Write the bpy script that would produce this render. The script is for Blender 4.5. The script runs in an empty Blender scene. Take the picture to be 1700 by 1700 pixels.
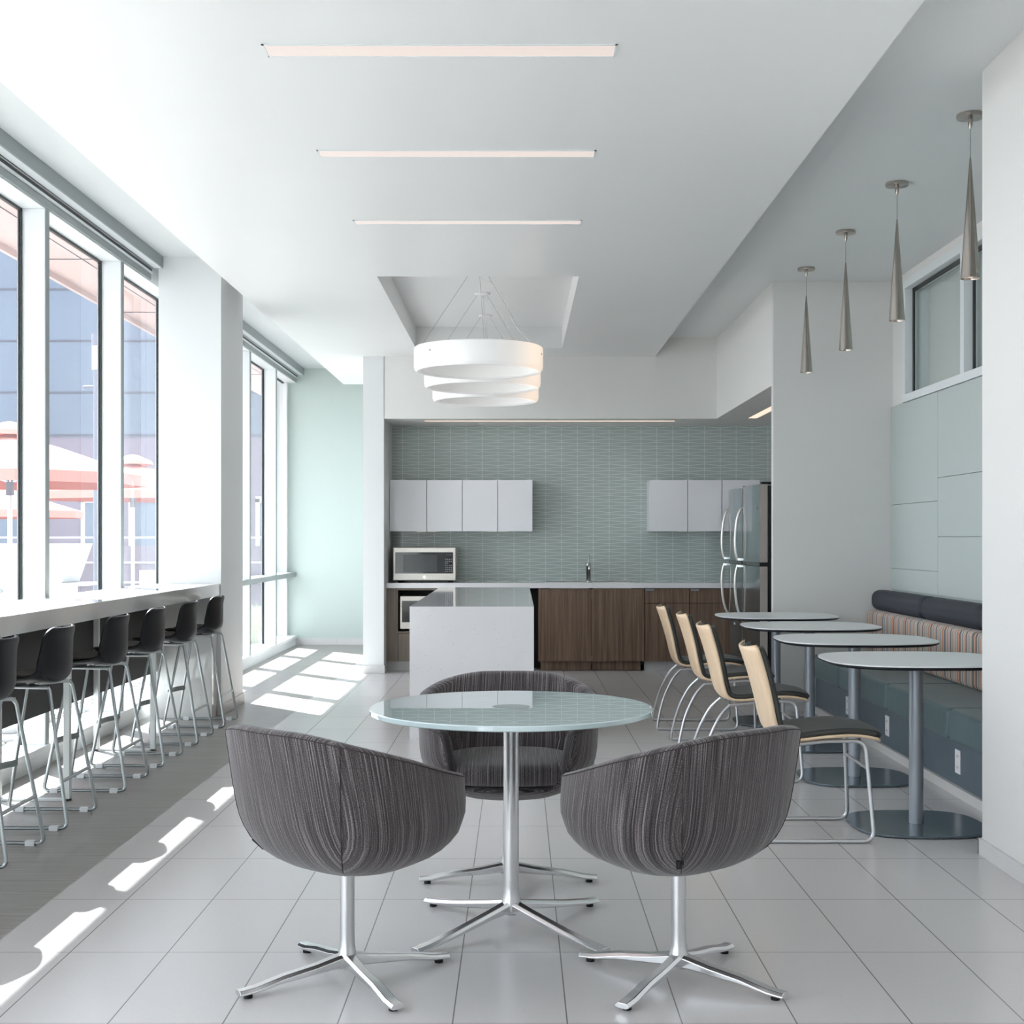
import bpy, bmesh, math, random
from mathutils import Vector, Matrix
random.seed(4)
PI = math.pi
C = bpy.context.scene.collection
SC = bpy.context.scene

# ------------------------------------------------------------------ materials
class NT:
    def __init__(s, name):
        s.m = bpy.data.materials.new(name); s.m.use_nodes = True
        s.t = s.m.node_tree; s.n = s.t.nodes; s.l = s.t.links
        s.b = s.n['Principled BSDF']; s.out = s.n['Material Output']
    def put(s, sock, v):
        if hasattr(v, 'links'): s.l.new(v, sock)
        elif v is not None:
            if isinstance(v, tuple) and len(v) == 3 and sock.type == 'RGBA': v = (*v, 1)
            sock.default_value = v
    def math(s, op, a, b=0.0, c=None):
        n = s.n.new('ShaderNodeMath'); n.operation = op
        s.put(n.inputs[0], a); s.put(n.inputs[1], b)
        if c is not None: s.put(n.inputs[2], c)
        return n.outputs[0]
    def coords(s, kind='Object'):
        n = s.n.new('ShaderNodeTexCoord'); x = s.n.new('ShaderNodeSeparateXYZ')
        s.l.new(n.outputs[kind], x.inputs[0]); return x.outputs[0], x.outputs[1], x.outputs[2]
    def comb(s, x, y, z):
        n = s.n.new('ShaderNodeCombineXYZ')
        for i, v in enumerate((x, y, z)): s.put(n.inputs[i], v)
        return n.outputs[0]
    def noise(s, vec, scale=5, detail=2, rough=.5):
        n = s.n.new('ShaderNodeTexNoise'); s.l.new(vec, n.inputs['Vector'])
        n.inputs['Scale'].default_value = scale; n.inputs['Detail'].default_value = detail
        n.inputs['Roughness'].default_value = rough; return n.outputs[0]
    def voro(s, vec, scale=5):
        n = s.n.new('ShaderNodeTexVoronoi'); s.l.new(vec, n.inputs['Vector'])
        n.inputs['Scale'].default_value = scale; return n
    def mix(s, f, a, b):
        n = s.n.new('ShaderNodeMix'); n.data_type = 'RGBA'
        s.put(n.inputs[0], f); s.put(n.inputs[6], a); s.put(n.inputs[7], b); return n.outputs[2]
    def ramp(s, f, stops, interp='LINEAR'):
        n = s.n.new('ShaderNodeValToRGB'); s.l.new(f, n.inputs[0]); r = n.color_ramp; r.interpolation = interp
        while len(r.elements) < len(stops): r.elements.new(1)
        for e, (p, c) in zip(r.elements, stops): e.position = p; e.color = (*c, 1)
        return n.outputs[0]
    def bump(s, h, strength=.2, dist=.002):
        n = s.n.new('ShaderNodeBump'); n.inputs['Strength'].default_value = strength
        n.inputs['Distance'].default_value = dist; s.l.new(h, n.inputs['Height']); s.l.new(n.outputs[0], s.b.inputs['Normal'])
    def set(s, **k):
        for a, v in k.items():
            s.put(s.b.inputs[{'color': 'Base Color', 'rough': 'Roughness', 'metal': 'Metallic', 'coat': 'Coat Weight', 'coatr': 'Coat Roughness',
                              'spec': 'Specular IOR Level', 'emit': 'Emission Color', 'es': 'Emission Strength', 'trans': 'Transmission Weight',
                              'ior': 'IOR', 'alpha': 'Alpha', 'aniso': 'Anisotropic', 'sheen': 'Sheen Weight'}[a]], v)
        return s

def plain(name, color, rough=.5, metal=0, var=.03, scale=3, **k):
    s = NT(name); x, y, z = s.coords()
    n = s.noise(s.comb(x, y, z), scale, 3)
    c2 = tuple(min(1, c * (1 + var)) for c in color); c1 = tuple(c * (1 - var) for c in color)
    s.set(color=s.mix(n, c1, c2), rough=rough, metal=metal, **k)
    return s.m

M = {}
M['white_paint'] = plain('white_paint', (.73, .745, .745), .45, var=.01)
M['ceiling_white'] = plain('ceiling_white', (.78, .785, .78), .38, var=.01)
M['upper_ceiling'] = plain('upper_ceiling', (.62, .645, .645), .45, var=.01)
M['wall_grey'] = plain('wall_grey', (.71, .70, .68), .5, var=.01)
M['header_grey'] = plain('header_grey', (.76, .755, .73), .5, var=.01)
M['wall_green'] = plain('wall_green', (.49, .57, .535), .5, var=.01)
M['wall_green_right'] = plain('wall_green_right', (.49, .545, .525), .4, var=.01)
M['window_white'] = plain('window_white', (.74, .77, .78), .4, var=.01)
M['grey_metal'] = plain('grey_metal', (.27, .30, .30), .45, .2)
M['dark_gasket'] = plain('dark_gasket', (.02, .025, .025), .5)
M['black_plastic'] = plain('black_plastic', (.008, .009, .012), .45, var=.1, spec=.3)
M['dark_panel'] = plain('dark_panel', (.035, .035, .033), .6, var=.08)
M['seat_taupe'] = plain('seat_taupe', (.06, .052, .045), .5, var=.08)
M['polished_alu'] = plain('polished_alu', (.72, .72, .73), .16, 1, var=.02)
M['brushed_alu'] = plain('brushed_alu', (.62, .62, .63), .3, 1, var=.03)
M['stool_steel'] = plain('stool_steel', (.42, .45, .46), .32, .85, var=.05)
M['frame_silver'] = plain('frame_silver', (.62, .63, .65), .35, .8, var=.04)
M['table_column'] = plain('table_column', (.36, .39, .43), .35, .5, var=.03)
M['base_plate'] = plain('base_plate', (.14, .18, .21), .18, .5, var=.05)
M['nickel'] = plain('nickel', (.44, .40, .365), .22, 1, var=.03)
M['chrome'] = plain('chrome', (.62, .62, .64), .08, 1, var=.02)
M['white_laminate'] = plain('white_laminate', (.78, .79, .79), .3, var=.01)
M['gloss_white'] = plain('gloss_white', (.86, .87, .90), .12, var=.01)
M['steel'] = plain('appliance_steel', (.66, .63, .58), .3, .75, var=.03)
M['black_glass'] = plain('black_glass', (.012, .013, .016), .05, var=.1)
M['screen'] = plain('oven_screen', (.018, .021, .026), .12, var=.25, scale=30)
M['button'] = plain('button_grey', (.35, .36, .38), .4)
M['fridge_face'] = plain('fridge_face', (.30, .35, .36), .12, .9, var=.02)
M['fridge_side'] = plain('fridge_side', (.70, .66, .62), .28, .8, var=.02)
M['bolster_navy'] = plain('bolster_navy', (.024, .029, .040), .65, var=.12, scale=60)
M['kick_white'] = plain('kick_white', (.62, .60, .58), .5, var=.05)
M['plastic_white'] = plain('plastic_white', (.82, .82, .83), .4, var=.01)
M['glide'] = plain('glide', (.72, .74, .76), .4)
M['tile_base'] = plain('tile_base', (.62, .61, .60), .45, var=.04, scale=8)
M['bar_steel'] = plain('bar_steel', (.68, .70, .70), .4, .3)
M['table_disc'] = plain('table_disc', (.24, .29, .29), .08, .3)
M['dark_seam'] = plain('dark_seam', (.035, .028, .028), .8)
M['cord_white'] = plain('cord_white', (.75, .73, .68), .5)
M['wire'] = plain('wire', (.35, .35, .35), .4, .8)
M['facade_glass'] = plain('facade_glass', (.095, .125, .18), .3, var=.3, scale=.35)
M['facade_joint'] = plain('facade_joint', (.05, .05, .08), .6)
M['facade_lower'] = plain('facade_lower', (.17, .135, .18), .6, var=.15, scale=1)
M['overhang_pink'] = plain('overhang_pink', (.66, .47, .43), .6, var=.02)
M['umbrella_cloth'] = plain('umbrella_cloth', (.58, .24, .20), .8, var=.03)
M['umbrella_inner'] = plain('umbrella_inner', (.45, .10, .07), .8)
M['patio'] = plain('patio', (.22, .21, .20), .8, var=.08)
M['rock'] = plain('rock', (.38, .37, .36), .8, var=.25, scale=9)
M['grass'] = plain('grass', (.42, .45, .25), .7, var=.3, scale=20)
M['post_dark'] = plain('post_dark', (.14, .15, .20), .5)

def quartz(name, base, sp, rough=.25):
    s = NT(name); x, y, z = s.coords(); v = s.comb(x, y, z)
    vo = s.voro(v, 55); d = s.math('LESS_THAN', vo.outputs['Distance'], .13)
    pick = s.math('GREATER_THAN', s.noise(v, 38, 1), .56)
    n = s.noise(v, 6, 4)
    c = s.mix(n, tuple(b * .96 for b in base), base)
    c = s.mix(s.math('MULTIPLY', s.math('MULTIPLY', d, pick), .7), c, sp)
    s.set(color=c, rough=rough); return s.m
M['quartz'] = quartz('white_quartz', (.80, .79, .80), (.30, .27, .24), .05)
M['quartz_bar'] = quartz('grey_quartz', (.66, .66, .645), (.38, .35, .30), .07)

def wood_v(name, a, b, rough=.4, sx=45, sz=1.1):
    s = NT(name); x, y, z = s.coords()
    n = s.noise(s.comb(s.math('MULTIPLY', x, sx), s.math('MULTIPLY', y, sx), s.math('MULTIPLY', z, sz)), 1, 4, .7)
    s.set(color=s.ramp(n, [(.3, a), (.7, b)]), rough=rough); return s.m
M['walnut'] = wood_v('dark_walnut', (.075, .044, .028), (.25, .16, .11), .38)
M['walnut_pale'] = wood_v('pale_walnut', (.14, .11, .085), (.26, .21, .165), .4)
M['maple'] = wood_v('maple_veneer', (.76, .55, .36), (.86, .67, .47), .4, 25, 1)

def fabric():
    s = NT('striped_tweed'); u, v, _ = s.coords('UV')
    n = s.noise(s.comb(s.math('MULTIPLY', u, 260), s.math('MULTIPLY', v, 1.6), 0.0), 1, 3, .75)
    w = s.math('SINE', s.math('MULTIPLY', v, 900)); w2 = s.math('SINE', s.math('MULTIPLY', u, 1100))
    n2 = s.noise(s.comb(s.math('MULTIPLY', u, 500), s.math('MULTIPLY', v, 380), 0.0), 1, 1)
    f = s.math('ADD', n, s.math('MULTIPLY', s.math('SUBTRACT', n2, .5), .35))
    c = s.ramp(f, [(.36, (.018, .014, .014)), (.47, (.050, .041, .042)), (.55, (.100, .086, .088)), (.64, (.24, .215, .22))])
    s.set(color=c, rough=.9, sheen=.3, spec=.2)
    s.bump(s.math('ADD', n, s.math('MULTIPLY', w, s.math('MULTIPLY', w2, .12))), .5, .002); return s.m
M['tweed'] = fabric()

def upholstery(name, c):
    s = NT(name); x, y, z = s.coords(); v = s.comb(x, y, z)
    s.set(color=s.mix(s.noise(v, 4, 3), tuple(k * .88 for k in c), tuple(min(1, k * 1.1) for k in c)), rough=.42, sheen=.1)
    s.bump(s.noise(v, 14, 4), .15, .01); return s.m
M['teal_vinyl'] = upholstery('teal_vinyl', (.095, .15, .16))
M['teal_base'] = upholstery('teal_base', (.095, .13, .16))
M['seat_pad'] = upholstery('seat_pad', (.036, .038, .034))

def stripes():
    s = NT('striped_cloth'); x, y, z = s.coords()
    f = s.math('FRACT', s.math('MULTIPLY', y, 1 / .28))
    cr, nv, og, gr, tn = (.50, .45, .40), (.015, .025, .06), (.60, .19, .06), (.18, .22, .22), (.33, .22, .15)
    st = [(0, cr), (.07, nv), (.13, cr), (.20, og), (.24, cr), (.30, gr), (.36, cr), (.42, tn), (.47, nv), (.53, cr), (.58, og), (.65, tn), (.70, cr), (.77, gr), (.82, cr), (.87, og), (.90, cr), (.95, tn)]
    s.set(color=s.ramp(f, st, 'CONSTANT'), rough=.85, sheen=.2); return s.m
M['stripes'] = stripes()

def tile_floor():
    s = NT('floor_tile'); x, y, z = s.coords(); PX, PY = .3075, .6185
    fx = s.math('ABSOLUTE', s.math('WRAP', s.math('SUBTRACT', x, .132), PX / 2, -PX / 2))
    fy = s.math('ABSOLUTE', s.math('WRAP', s.math('SUBTRACT', y, 4.233), PY / 2, -PY / 2))
    g = s.math('MAXIMUM', s.math('LESS_THAN', fx, .0019), s.math('LESS_THAN', fy, .0016))
    v = s.comb(x, y, z); n = s.noise(v, 90, 3, .7)
    ix = s.math('FLOOR', s.math('DIVIDE', s.math('SUBTRACT', x, .132), PX)); iy = s.math('FLOOR', s.math('DIVIDE', s.math('SUBTRACT', y, 4.233), PY))
    wn = s.n.new('ShaderNodeTexWhiteNoise'); s.l.new(s.comb(ix, iy, 0.0), wn.inputs['Vector'])
    base = s.mix(n, (.57, .55, .545), (.62, .60, .595))
    base = s.mix(s.math('MULTIPLY', wn.outputs['Value'], .25), base, (.54, .52, .515))
    s.set(color=s.mix(g, base, (.20, .19, .19)), rough=s.math('ADD', s.math('MULTIPLY', n, .1), .2)); return s.m
M['floor_tile'] = tile_floor()

def wood_floor():
    s = NT('floor_plank'); x, y, z = s.coords()
    n = s.noise(s.comb(s.math('MULTIPLY', x, 2.2), s.math('MULTIPLY', y, 55), 0.0), 1, 4, .7)
    row = s.math('FLOOR', s.math('DIVIDE', y, .155))
    wn = s.n.new('ShaderNodeTexWhiteNoise'); s.l.new(s.comb(row, 0.0, 0.0), wn.inputs['Vector'])
    gy = s.math('LESS_THAN', s.math('ABSOLUTE', s.math('WRAP', y, .0775, -.0775)), .0012)
    gx = s.math('LESS_THAN', s.math('ABSOLUTE', s.math('ADD', x, 2.29)), .0012)
    c = s.ramp(n, [(.3, (.22, .205, .19)), (.7, (.39, .375, .355))])
    c = s.mix(s.math('MULTIPLY', wn.outputs['Value'], .25), c, (.25, .235, .22))
    s.set(color=s.mix(s.math('MAXIMUM', gx, gy), c, (.13, .12, .115)), rough=.34); return s.m
M['floor_plank'] = wood_floor()

def wave_tile():
    s = NT('wave_tile'); x, y, z = s.coords(); P, H, A, W = .1625, .0320, .0070, .0017
    t = s.math('DIVIDE', s.math('ADD', x, 1.18), P)
    tri = s.math('MULTIPLY', s.math('SUBTRACT', s.math('MULTIPLY', s.math('PINGPONG', t, 1.0), 2.0), 1.0), A)
    f1 = s.math('ABSOLUTE', s.math('WRAP', s.math('SUBTRACT', z, tri), H, -H))
    f2 = s.math('ABSOLUTE', s.math('WRAP', s.math('ADD', s.math('SUBTRACT', z, H), tri), H, -H))
    fx = s.math('ABSOLUTE', s.math('WRAP', s.math('ADD', x, 1.18), P / 2, -P / 2))
    g = s.math('MAXIMUM', s.math('LESS_THAN', s.math('MINIMUM', f1, f2), W), s.math('LESS_THAN', fx, .0016))
    n = s.noise(s.comb(x, y, s.math('MULTIPLY', z, 8)), 3, 3)
    s.set(color=s.mix(g, s.mix(n, (.40, .47, .445), (.47, .54, .515)), (.82, .87, .84)), rough=.14); return s.m
M['wave_tile'] = wave_tile()

def glassy(name, tint, refl=.1, thin=.93):
    s = NT(name); s.n.remove(s.b)
    t = s.n.new('ShaderNodeBsdfTransparent'); g = s.n.new('ShaderNodeBsdfGlossy'); mx = s.n.new('ShaderNodeMixShader')
    fr = s.n.new('ShaderNodeLayerWeight'); fr.inputs[0].default_value = .5
    x, y, z = s.coords(); n = s.noise(s.comb(x, y, z), .6, 1)
    s.put(t.inputs[0], s.mix(n, tuple(c * .98 for c in tint), tint)); g.inputs['Roughness'].default_value = 0
    s.put(mx.inputs[0], s.math('MULTIPLY', s.math('ADD', s.math('POWER', fr.outputs[1], 5.0), .03), refl)); s.l.new(t.outputs[0], mx.inputs[1]); s.l.new(g.outputs[0], mx.inputs[2])
    s.l.new(mx.outputs[0], s.out.inputs[0]); return s.m
M['glass'] = glassy('window_glass', (.93, .96, .98), .8)
M['office_glass'] = glassy('office_glass', (.95, .98, .975), 1)

def table_glass():
    s = NT('frosted_glass'); x, y, z = s.coords(); n = s.noise(s.comb(x, y, z), 4, 2)
    s.set(color=s.mix(n, (.70, .83, .845), (.73, .855, .87)), rough=0.0, spec=.8, coat=1.0, coatr=0.0)
    t = s.n.new('ShaderNodeBsdfTransparent'); t.inputs[0].default_value = (.86, .97, .98, 1); mx = s.n.new('ShaderNodeMixShader')
    mx.inputs[0].default_value = .1; s.l.new(s.b.outputs[0], mx.inputs[1]); s.l.new(t.outputs[0], mx.inputs[2]); s.l.new(mx.outputs[0], s.out.inputs[0]); return s.m
M['table_glass'] = table_glass()

def emitter(name, col, st, base=(.8, .8, .8)):
    s = NT(name); x, y, z = s.coords(); n = s.noise(s.comb(x, y, z), 2, 1)
    s.set(color=base, emit=s.mix(n, tuple(c * .96 for c in col), col), es=st, rough=.4); return s.m
M['strip_light'] = emitter('strip_light', (1, .86, .80), .37, (.06, .06, .06))
M['strip_warm'] = emitter('strip_warm', (1, .78, .62), .5, (.1, .1, .1))
M['bulb'] = emitter('bulb', (1, .78, .62), 1.2)
M['lantern'] = emitter('lantern', (.85, .92, .95), .3)
def ring_mat():
    s = NT('ring_acrylic'); x, y, z = s.coords()
    a = s.math('ARCTAN2', y, x)                                       # one of the lamps inside glows brighter at one end
    d = s.math('POWER', s.math('MAXIMUM', s.math('COSINE', s.math('ADD', a, .45)), 0.0), 6.0)
    s.set(color=(.86, .86, .85), emit=s.mix(d, (.98, .93, .90), (1, .74, .55)), es=s.math('ADD', s.math('MULTIPLY', d, .28), .06), rough=.35); return s.m
M['ring'] = ring_mat()

# ------------------------------------------------------------------ mesh helpers
class MB:
    def __init__(s): s.v = []; s.f = []; s.mi = []; s.cur = 0
    def add(s, vs, fs):
        o = len(s.v); s.v += [tuple(p) for p in vs]
        for f in fs: s.f.append(tuple(i + o for i in f)); s.mi.append(s.cur)
        return s
    def box(s, x0, x1, y0, y1, z0, z1):
        v = [(x, y, z) for x in (x0, x1) for y in (y0, y1) for z in (z0, z1)]
        return s.add(v, [(0, 1, 3, 2), (4, 6, 7, 5), (0, 4, 5, 1), (2, 3, 7, 6), (0, 2, 6, 4), (1, 5, 7, 3)])
    def lathe(s, prof, n=32, c=(0, 0, 0), closed=False):
        vs = []; fs = []; m = len(prof)
        for i in range(n):
            a = 2 * PI * i / n
            for r, z in prof: vs.append((c[0] + r * math.cos(a), c[1] + r * math.sin(a), c[2] + z))
        for i in range(n):
            j = (i + 1) % n
            for k in range(m if closed else m - 1):
                l = (k + 1) % m; fs.append((i * m + k, j * m + k, j * m + l, i * m + l))
        if not closed:
            if prof[0][0] > 1e-5: fs.append(tuple(i * m for i in reversed(range(n))))
            if prof[-1][0] > 1e-5: fs.append(tuple(i * m + m - 1 for i in range(n)))
        return s.add(vs, fs)
    def tube(s, pts, r, n=10, closed=False, flat=None):
        pts = [Vector(p) for p in pts]; m = len(pts); vs = []; fs = []
        up = Vector((0, 0, 1)); prev = None
        for i, p in enumerate(pts):
            if closed: t = (pts[(i + 1) % m] - pts[i - 1])
            else: t = pts[min(i + 1, m - 1)] - pts[max(i - 1, 0)]
            t.normalize()
            if prev is None:
                a = up if abs(t.dot(up)) < .9 else Vector((1, 0, 0)); nrm = (a - t * a.dot(t)).normalized()
            else: nrm = (prev - t * prev.dot(t)).normalized()
            prev = nrm; b = t.cross(nrm); rr = r[i] if isinstance(r, (list, tuple)) else r
            for k in range(n):
                a = 2 * PI * k / n; vs.append(p + (nrm * math.cos(a) * (flat or 1) + b * math.sin(a)) * rr)
        for i in range(m if closed else m - 1):
            j = (i + 1) % m
            for k in range(n): l = (k + 1) % n; fs.append((i * n + k, i * n + l, j * n + l, j * n + k))
        if not closed: fs.append(tuple(reversed(range(n)))); fs.append(tuple((m - 1) * n + k for k in range(n)))
        return s.add(vs, fs)
    def prism(s, poly, z0, z1):
        n = len(poly); v = [(x, y, z0) for x, y in poly] + [(x, y, z1) for x, y in poly]
        return s.add(v, [tuple(reversed(range(n))), tuple(range(n, 2 * n))] + [(i, (i + 1) % n, n + (i + 1) % n, n + i) for i in range(n)])
    def build(s, name, mat, parent=None, smooth=False, bevel=0, seg=2, sub=0):
        me = bpy.data.meshes.new(name); me.from_pydata(s.v, [], s.f)
        for mm in (mat if isinstance(mat, (list, tuple)) else [mat]): me.materials.append(mm)
        for p, i in zip(me.polygons, s.mi): p.material_index = i; p.use_smooth = bool(smooth)
        bm = bmesh.new(); bm.from_mesh(me); bmesh.ops.recalc_face_normals(bm, faces=bm.faces); bm.to_mesh(me); bm.free()
        o = bpy.data.objects.new(name, me); C.objects.link(o); o.parent = parent
        if bevel:
            b = o.modifiers.new('bevel', 'BEVEL'); b.width = bevel; b.segments = seg; b.limit_method = 'ANGLE'; b.angle_limit = math.radians(35); b.harden_normals = True
            for p in me.polygons: p.use_smooth = True
        if sub:
            m = o.modifiers.new('sub', 'SUBSURF'); m.levels = m.render_levels = sub
        if smooth is True: me.set_sharp_from_angle(angle=math.radians(40))
        return o

def fillet(pts, r, n=6, closed=False):
    pts = [Vector(p) for p in pts]; out = []; m = len(pts)
    for i, p in enumerate(pts):
        if not closed and i in (0, m - 1): out.append(p); continue
        a = pts[i - 1] - p; b = pts[(i + 1) % m] - p; d = min(r, a.length * .45, b.length * .45)
        p0 = p + a.normalized() * d; p1 = p + b.normalized() * d
        for k in range(n + 1):
            t = k / n; out.append(p0 * (1 - t) ** 2 + p * 2 * t * (1 - t) + p1 * t * t)
    return out
def spline(pts, n=8):
    pts = [Vector(p) for p in pts]; out = []
    for i in range(len(pts) - 1):
        p0 = pts[max(i - 1, 0)]; p1 = pts[i]; p2 = pts[i + 1]; p3 = pts[min(i + 2, len(pts) - 1)]
        for k in range(n):
            t = k / n
            out.append(.5 * ((2 * p1) + (p2 - p0) * t + (2 * p0 - 5 * p1 + 4 * p2 - p3) * t * t + (3 * p1 - p0 - 3 * p2 + p3) * t ** 3))
    out.append(pts[-1]); return out
def superell(a, b, n=2.6, N=64):
    o = []
    for i in range(N):
        t = 2 * PI * i / N; c, s = math.cos(t), math.sin(t)
        o.append((a * math.copysign(abs(c) ** (2 / n), c), b * math.copysign(abs(s) ** (2 / n), s)))
    return o
def lerp_tab(tab, x):
    if x <= tab[0][0]: return tab[0][1]
    for (a, u), (b, v) in zip(tab, tab[1:]):
        if x <= b: return u + (v - u) * (x - a) / (b - a)
    return tab[-1][1]

def tag(o, label, cat, group=None):
    o['label'] = label; o['category'] = cat
    if group: o['group'] = group
    return o
def thing(name, label, cat, loc=(0, 0, 0), rz=0, group=None):
    o = bpy.data.objects.new(name, None); o.empty_display_size = .1; C.objects.link(o)
    o.location = loc; o.rotation_euler = (0, 0, rz); return tag(o, label, cat, group)
def struct(o): o['kind'] = 'structure'; return o
def dup(o, loc=None, rz=None, label=None, parent=None):
    c = o.copy(); C.objects.link(c)
    if parent is not None: c.parent = parent
    if loc is not None: c.location = loc
    if rz is not None: c.rotation_euler = (0, 0, rz)
    if label: c['label'] = label
    for ch in list(o.children): dup(ch, parent=c)
    return c
def bx(name, mat, d, parent=None, bevel=0): return MB().box(*d).build(name, mat, parent, bevel=bevel)

# ------------------------------------------------------------------ camera
HC = 1.30
cam = bpy.data.cameras.new('camera'); co = bpy.data.objects.new('camera', cam); C.objects.link(co)
co.location = (0, 0, HC); co.rotation_euler = (PI / 2, 0, 0)
cam.sensor_width = 36; cam.lens = 2240 / 1700 * 36; cam.shift_x = -10 / 1700; cam.shift_y = 43 / 1700
cam.clip_start = .05; cam.clip_end = 200
SC.camera = co

# ------------------------------------------------------------------ room shell
FY0, FY1 = -2.0, 16.45
m = MB(); m.box(-1.675, 2.95, FY0, FY1, -.08, 0); m.cur = 1; m.box(-2.95, -1.675, FY0, FY1, -.08, 0)
struct(m.build('floor', [M['floor_tile'], M['floor_plank']]))
# ceiling: high slab, the hanging cloud with its coffer, the lower right hand part
ZC = 3.04
m = MB(); m.box(-2.95, 2.95, FY0, FY1, 3.36, 3.60); struct(m.build('ceiling', M['upper_ceiling']))
X0, X1, CY1 = -1.975, 1.315, 15.28
cx0, cx1, cy0, cy1 = -.938, .405, 8.98, 12.37
m = MB()
m.box(X0, cx0, FY0, CY1, ZC, 3.36); m.box(cx1, X1, FY0, CY1, ZC, 3.36)
m.box(cx0, cx1, FY0, cy0, ZC, 3.36); m.box(cx0, cx1, cy1, CY1, ZC, 3.36); m.box(cx0, cx1, cy0, cy1, 3.235, 3.36)
struct(m.build('ceiling', M['ceiling_white']))
struct(bx('ceiling', M['white_paint'], (1.315, 2.95, FY0, 12.96, 3.215, 3.36)))
# kitchen soffit (underside) and header
struct(bx('ceiling', M['header_grey'], (-1.30, 2.95, 12.96, 13.95, 2.444, 3.04)))
struct(bx('ceiling', M['header_grey'], (1.992, 2.95, 10.15, 12.959, 2.444, 3.214)))
m = MB(); m.box(-1.282, 1.906, 12.94, 12.96, 2.444, 3.04); m.box(1.316, 1.92, 12.94, 12.96, 3.04, 3.215); m.box(1.906, 1.991, 10.15, 12.94, 2.4441, 3.2149)
struct(m.build('wall_kitchen_header', M['header_grey']))
m = MB(); m.box(-1.485, -1.286, 12.935, 13.95, 0, 3.04); struct(m.build('wall_kitchen_left', M['white_paint']))
m = MB(); m.box(-1.486, -1.396, 13.95, FY1, 0, 3.36); struct(m.build('wall_passage', M['white_paint']))
struct(bx('wall_kitchen_back', M['wave_tile'], (-1.286, 2.95, 13.81, 13.95, 0, 2.444)))
struct(bx('wall_back', M['wall_green'], (-2.95, -1.486, 16.40, 16.55, 0, 3.36)))
m = MB(); m.box(1.906, 2.95, 10.08, 10.15, 0, 3.2149); struct(m.build('wall_recess_far', M['wall_grey']))
struct(bx('wall_kitchen_right', M['wall_grey'], (2.90, 2.98, 10.15, 13.95, 0, 2.444)))
struct(bx('wall_right', M['wall_grey'], (1.906, 2.95, FY0, 5.54, 0, 3.215)))
struct(bx('wall_front', M['white_paint'], (-2.95, 2.95, FY0 - .1, FY0, 0, 3.6)))
# recess wall: green panels up to the clerestory window
m = MB(); m.box(2.80, 2.95, 5.54, 10.08, 0, 2.28)
struct(m.build('wall_recess', M['wall_green_right']))
m = MB()
for y0, y1, zs in ((8.955, 10.075, (.92, 1.078, 1.547, 2.275)), (7.80, 8.95, (.92, 1.31, 1.70, 2.275)), (6.65, 7.795, (.92, 1.078, 1.547, 2.275)), (5.55, 6.645, (.92, 1.31, 1.70, 2.275))):
    for a, b in zip(zs, zs[1:]): m.box(2.785, 2.80, y0, y1, a, b - .004)
struct(m.build('wall_recess_panels', M['wall_green_right'], bevel=.001))
m = MB(); m.box(2.80, 2.95, 9.74, 10.08, 2.28, 3.215); m.box(2.80, 2.95, 5.54, 9.74, 3.15, 3.215)
struct(m.build('wall_recess_upper', M['header_grey']))
# column between the window bays
struct(bx('wall_column', M['white_paint'], (-2.635, -2.177, 9.89, 10.67, 0, 3.36)))
# baseboards
def base(side, *bs):
    m = MB()
    for b in bs: m.box(*b)
    struct(m.build('baseboard_' + side, M['tile_base'], bevel=.002))
base('column', (-2.177, -2.165, 9.88, 10.68, 0, .075), (-2.2, -2.165, 9.878, 9.89, 0, .075))
base('kitchen_left', (-1.497, -1.276, 12.923, 12.935, 0, .078), (-1.286, -1.276, 12.935, 13.24, 0, .078), (-1.497, -1.486, 12.935, 16.39, 0, .078))
base('back', *[(-2.80 + .6 * k, min(-2.803 + .6 * (k + 1), -1.5), 16.388, 16.40, 0, .078) for k in range(3)])
base('recess', (1.90, 2.2, 10.07, 10.08, 0, .075)); base('right', (1.892, 1.906, FY0, 5.552, 0, .068), (1.892, 2.2, 5.54, 5.552, 0, .068))

# ------------------------------------------------------------------ left windows
GX = -2.84; FX = -2.70
def window_bay(n, y0, y1, mulls, transom):
    w = bpy.data.objects.new('window_%d' % n, None); C.objects.link(w); struct(w)
    bx('head_frame', M['window_white'], (GX - .02, FX, y0, y1, 3.18, 3.36), w)
    bx('sill', M['window_white'], (-2.92, FX + .02, y0, y1, .085, .12), w, bevel=.003)
    bx('sill_base', M['window_white'], (-2.92, FX, y0, y1, 0, .085), w)
    for k, y in enumerate(mulls):
        mu = bx('mullion', M['window_white'], (GX - .02, FX, y, y + .065, .12, 3.18), w, bevel=.002)
        MB().box(GX - .012, GX + .012, y - .011, y, .12, 3.18).build('gasket', M['dark_gasket'], mu)
        bx('edge_strip', M['grey_metal'], (FX, FX + .004, y + .003, y + .062, .12, 3.18), mu)
    ys = [y0] + [q for y in mulls for q in (y, y + .065)] + [y1]
    for a, b in zip(ys[::2], ys[1::2]):
        if b - a < .1: continue
        g = bx('glass_pane', M['glass'], (GX - .003, GX + .003, a, b - .011, .12, 3.18), w)
        bx('head_gasket', M['dark_gasket'], (GX - .01, GX + .01, a, b, 3.165, 3.18), w)
    if transom: bx('transom', M['grey_metal'], (-2.88, FX + .005, y0, y1, .83, .885), w, bevel=.002)
    # sun shade pocket above the head: valance and tracks
    return w
window_bay(1, FY0, 10.3, [-1.12 + 1.47 * k for k in range(8)], False)
window_bay(2, 10.3, 16.40, [10.64, 12.10, 13.57, 15.03], True)
struct(bx('trim_1', M['grey_metal'], (-2.612, -2.60, FY0, 9.89, 3.278, 3.36)))
struct(bx('trim_2', M['grey_metal'], (-2.612, -2.60, 10.67, 16.40, 3.278, 3.36)))
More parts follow.
